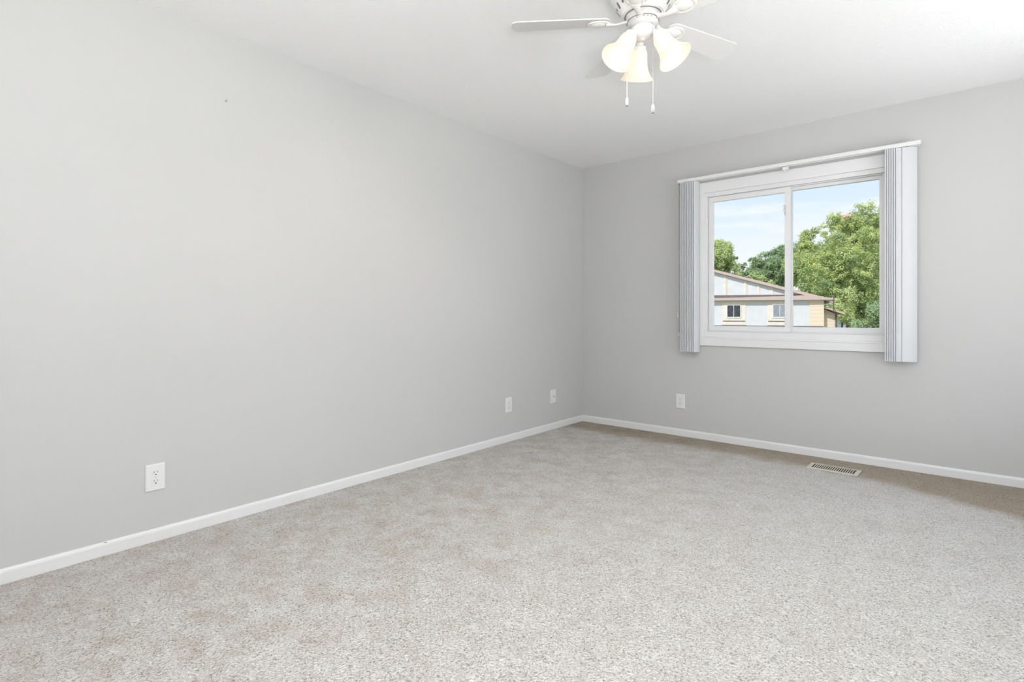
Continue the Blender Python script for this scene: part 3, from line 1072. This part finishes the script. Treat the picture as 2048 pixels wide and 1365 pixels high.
def leaves_obj(name, blobs, n, size, seed, material, parent, origin, clump=0.42):
    rng = np.random.default_rng(seed)
    # boughs: lumps over each crown lobe, so the crown has light knobs and dark gaps
    subs = []
    for bx, by, bz, br in blobs:
        k = max(2, int(9 * (br / 1.0) ** 1.7))
        d0 = rng.normal(size=(k, 3))
        d0 /= np.linalg.norm(d0, axis=1)[:, None]
        r0 = br * (0.50 + 0.50 * rng.random(k) ** 0.6)
        sr = np.minimum(br * 0.55, 0.42 + 0.40 * rng.random(k))
        c0 = np.array([bx, by, bz]) + d0 * r0[:, None]
        subs.append(np.concatenate([c0, sr[:, None], d0], 1))
    bl = np.concatenate(subs, 0)
    w = bl[:, 3] ** 2
    w = w / w.sum()
    per = 40
    nc = max(1, n // per)
    bi = rng.choice(len(bl), nc, p=w)
    d = rng.normal(size=(nc, 3)) * 0.8 + bl[bi, 4:7] * 0.5 + np.array([0, 0, 0.25])
    d /= np.linalg.norm(d, axis=1)[:, None]
    rr = bl[bi, 3] * (0.55 + 0.55 * rng.random(nc))
    cc = bl[bi, :3] + d * rr[:, None]
    csz = clump * (0.6 + 0.7 * rng.random(nc)) * np.minimum(1.0, bl[bi, 3] / 0.45)
    ctr = np.repeat(cc, per, 0)
    dd = np.repeat(d, per, 0)
    k = len(ctr)
    off = rng.normal(size=(k, 3)) * np.repeat(csz, per)[:, None] * 0.42
    p = ctr + off - np.array(origin)
    nrm = dd * 0.5 + off / (np.linalg.norm(off, axis=1)[:, None] + 1e-6) * 0.5 + rng.normal(size=(k, 3)) * 0.45 + np.array([0, -0.1, 0.25])
    nrm /= np.linalg.norm(nrm, axis=1)[:, None]
    t = np.cross(nrm, rng.normal(size=(k, 3)))
    t /= np.linalg.norm(t, axis=1)[:, None]
    bt = np.cross(nrm, t)
    s = (size * (0.6 + 0.8 * rng.random(k)))[:, None]
    # leaf: pointed rhombus folded along its midrib
    v = np.stack([p - t * s, p + bt * s * 0.55 + nrm * s * 0.18, p + t * s, p - bt * s * 0.55 + nrm * s * 0.18], 1).reshape(-1, 3)
    idx = np.arange(k)[:, None] * 4
    f = np.concatenate([idx + np.array([[0, 1, 2]]), idx + np.array([[0, 2, 3]])], 0)
    me = bpy.data.meshes.new(name)
    me.vertices.add(len(v))
    me.vertices.foreach_set('co', v.astype(np.float32).ravel())
    me.loops.add(f.size)
    me.loops.foreach_set('vertex_index', f.astype(np.int32).ravel())
    me.polygons.add(len(f))
    me.polygons.foreach_set('loop_start', np.arange(0, f.size, 3, dtype=np.int32))
    me.update(calc_edges=True)
    me.materials.append(material)
    o = bpy.data.objects.new(name, me)
    COL.objects.link(o)
    o.parent = parent
    return o


def tree(name, label, cat, base, blobs, n, size, seed, material, trunk_r, group=None, clump=0.42, limbs=None):
    root = tag(empty(name, (base[0], base[1], GZ)), label, cat, group)
    org = (base[0], base[1], GZ)
    leaves_obj('foliage', blobs, n, size, seed, material, root, org, clump)
    ztop = max(b[2] for b in blobs)
    m = MB()
    zf = min(b[2] for b in blobs)
    hgt = ztop - GZ
    m.tube([(0, 0, 0), (0.05 * trunk_r * 4, 0, hgt * 0.3), (-0.1, 0.05, hgt * 0.55), (0, 0, hgt * 0.85)], [trunk_r * 1.25, trunk_r, trunk_r * 0.7, trunk_r * 0.15], 10)
    m.build('trunk', M_bark, root, smooth=True)
    rng = random.Random(seed)
    for b in sorted(blobs, key=lambda q: -q[3])[:7]:
        e_ = Vector((b[0] - base[0], b[1] - base[1], b[2] - GZ))
        z0 = max(hgt * 0.22, e_.z - 0.8 * math.hypot(e_.x, e_.y) - 0.6)
        st = Vector((0, 0, min(z0, hgt * 0.7)))
        mid = st.lerp(e_, 0.5) + Vector((rng.uniform(-.2, .2), rng.uniform(-.2, .2), 0.15))
        MB().tube([tuple(st), tuple(mid), tuple(e_)], [trunk_r * 0.5, trunk_r * 0.32, trunk_r * 0.1], 7).build('branch', M_bark, root, smooth=True)
    return root


maple_blobs = [(-3.94, 51.44, 5.79, 3.3), (-4.95, 49.28, 7.85, 1.72), (-3.33, 49.34, 8.54, 1.6), (-4.61, 46.95, 3.84, 2.47), (-2.52, 50.02, 2.22, 2.53), (-2.42, 52.72, 6.67, 2.64), (-6.07, 47.03, 3.9, 1.9), (-6.92, 47.61, 4.61, 1.38), (-5.85, 48.5, 6.2, 0.95), (-3.17, 49.48, 9.3, 0.72), (-4.68, 48.2, 8.88, 0.72), (-3.96, 50.12, 1.38, 1.94), (-6.43, 48.03, 2.67, 1.29), (-2.48, 51.37, 9.14, 0.95), (-3.82, 46.3, 6.19, 1.61), (-2.9, 47.08, 3.78, 1.61)]
mp_ = tree('maple_tree', 'big spreading green maple tree with an orange tuft near its top, beside the pale house', 'tree', (-3.7, 49.6), maple_blobs, 130000, 0.072, 3, M_leaf_maple, 0.3, clump=0.30)
leaves_obj('orange_tuft', [(-4.60, 47.7, 9.20, 0.28)], 480, 0.065, 5, M_leaf_red, mp_, (-3.7, 49.6, GZ), 0.3)
tree('poplar_tree', 'slimmer green tree rising above the roof slope, touching the big maple', 'tree', (-9.4, 58.6),
     [(-9.52, 58.51, 6.7, 1.89), (-9.24, 58.75, 8.54, 1.15), (-9.28, 58.71, 9.64, 0.58), (-10.24, 57.9, 5.65, 1.36), (-8.84, 60.39, 6.81, 1.28), (-9.77, 56.99, 7.38, 0.72)],
     40000, 0.08, 7, M_leaf_maple, 0.22, clump=0.32)
tree('shade_tree', 'dense darker green tree behind the ridge of the pale house', 'tree', (-14.6, 63.4),
     [(-14.63, 64.67, 6.61, 1.8), (-15.54, 63.89, 5.83, 1.44), (-13.85, 65.33, 5.71, 2.04), (-16.18, 63.35, 7.39, 0.54), (-14.17, 65.06, 7.87, 0.84), (-13.02, 66.02, 6.91, 1.92), (-15.31, 64.09, 7.51, 0.84)],
     50000, 0.085, 11, M_leaf_dark, 0.28, clump=0.32)
tree('ash_tree', 'yellow green tree at the edge of the window above the gable', 'tree', (-14.1, 44.2),
     [(-13.87, 44.36, 5.8, 1.08), (-14.39, 43.92, 6.25, 1.26), (-13.19, 44.94, 5.08, 0.81), (-12.88, 45.2, 5.85, 0.31), (-14.01, 44.24, 6.66, 0.63), (-13.46, 44.7, 6.25, 0.54), (-14.9, 43.49, 5.89, 1.57)],
     34000, 0.07, 13, M_leaf_light, 0.22, clump=0.28)
tree('fir_tree', 'small thin distant tree in the sky gap above the roof', 'tree', (-14.7, 54.1),
     [(-14.69, 54.14, 5.23, 0.58), (-14.81, 54.04, 5.86, 0.37), (-14.37, 54.41, 5.02, 0.47), (-14.77, 54.07, 6.18, 0.21), (-15.05, 53.84, 5.02, 0.52)],
     5000, 0.075, 17, M_leaf_dark, 0.12, clump=0.24)
tree('hedge_tree', 'low bright green treetop peeking over the roof slope', 'tree', (-11.0, 45.5),
     [(-11.3, 45.22, 4.12, 0.48), (-10.7, 45.73, 3.94, 0.48), (-11.71, 44.88, 4.03, 0.35), (-10.16, 46.18, 3.59, 0.44)],
     7000, 0.065, 19, M_leaf_light, 0.12, clump=0.35)
tree('young_tree', 'pale yellow green young tree in front of the maple, by the eave', 'tree', (-3.6, 39.3),
     [(-3.65, 39.25, 2.09, 0.6), (-3.51, 39.37, 1.25, 0.6), (-3.81, 39.12, 2.44, 0.32), (-3.16, 39.66, 0.61, 0.49), (-3.99, 38.96, 1.6, 0.28)],
     14000, 0.055, 23, M_leaf_light, 0.09, clump=0.35)
tree('bush', 'green bush at the foot of the maple', 'bush', (-1.5, 35.9),
     [(-1.71, 35.65, 0.47, 0.69), (-1.23, 36.06, 0.78, 0.63), (-2.31, 35.14, 0.22, 0.38), (-0.8, 36.42, 0.35, 0.78)],
     14000, 0.06, 29, M_leaf_dark, 0.08, clump=0.35)
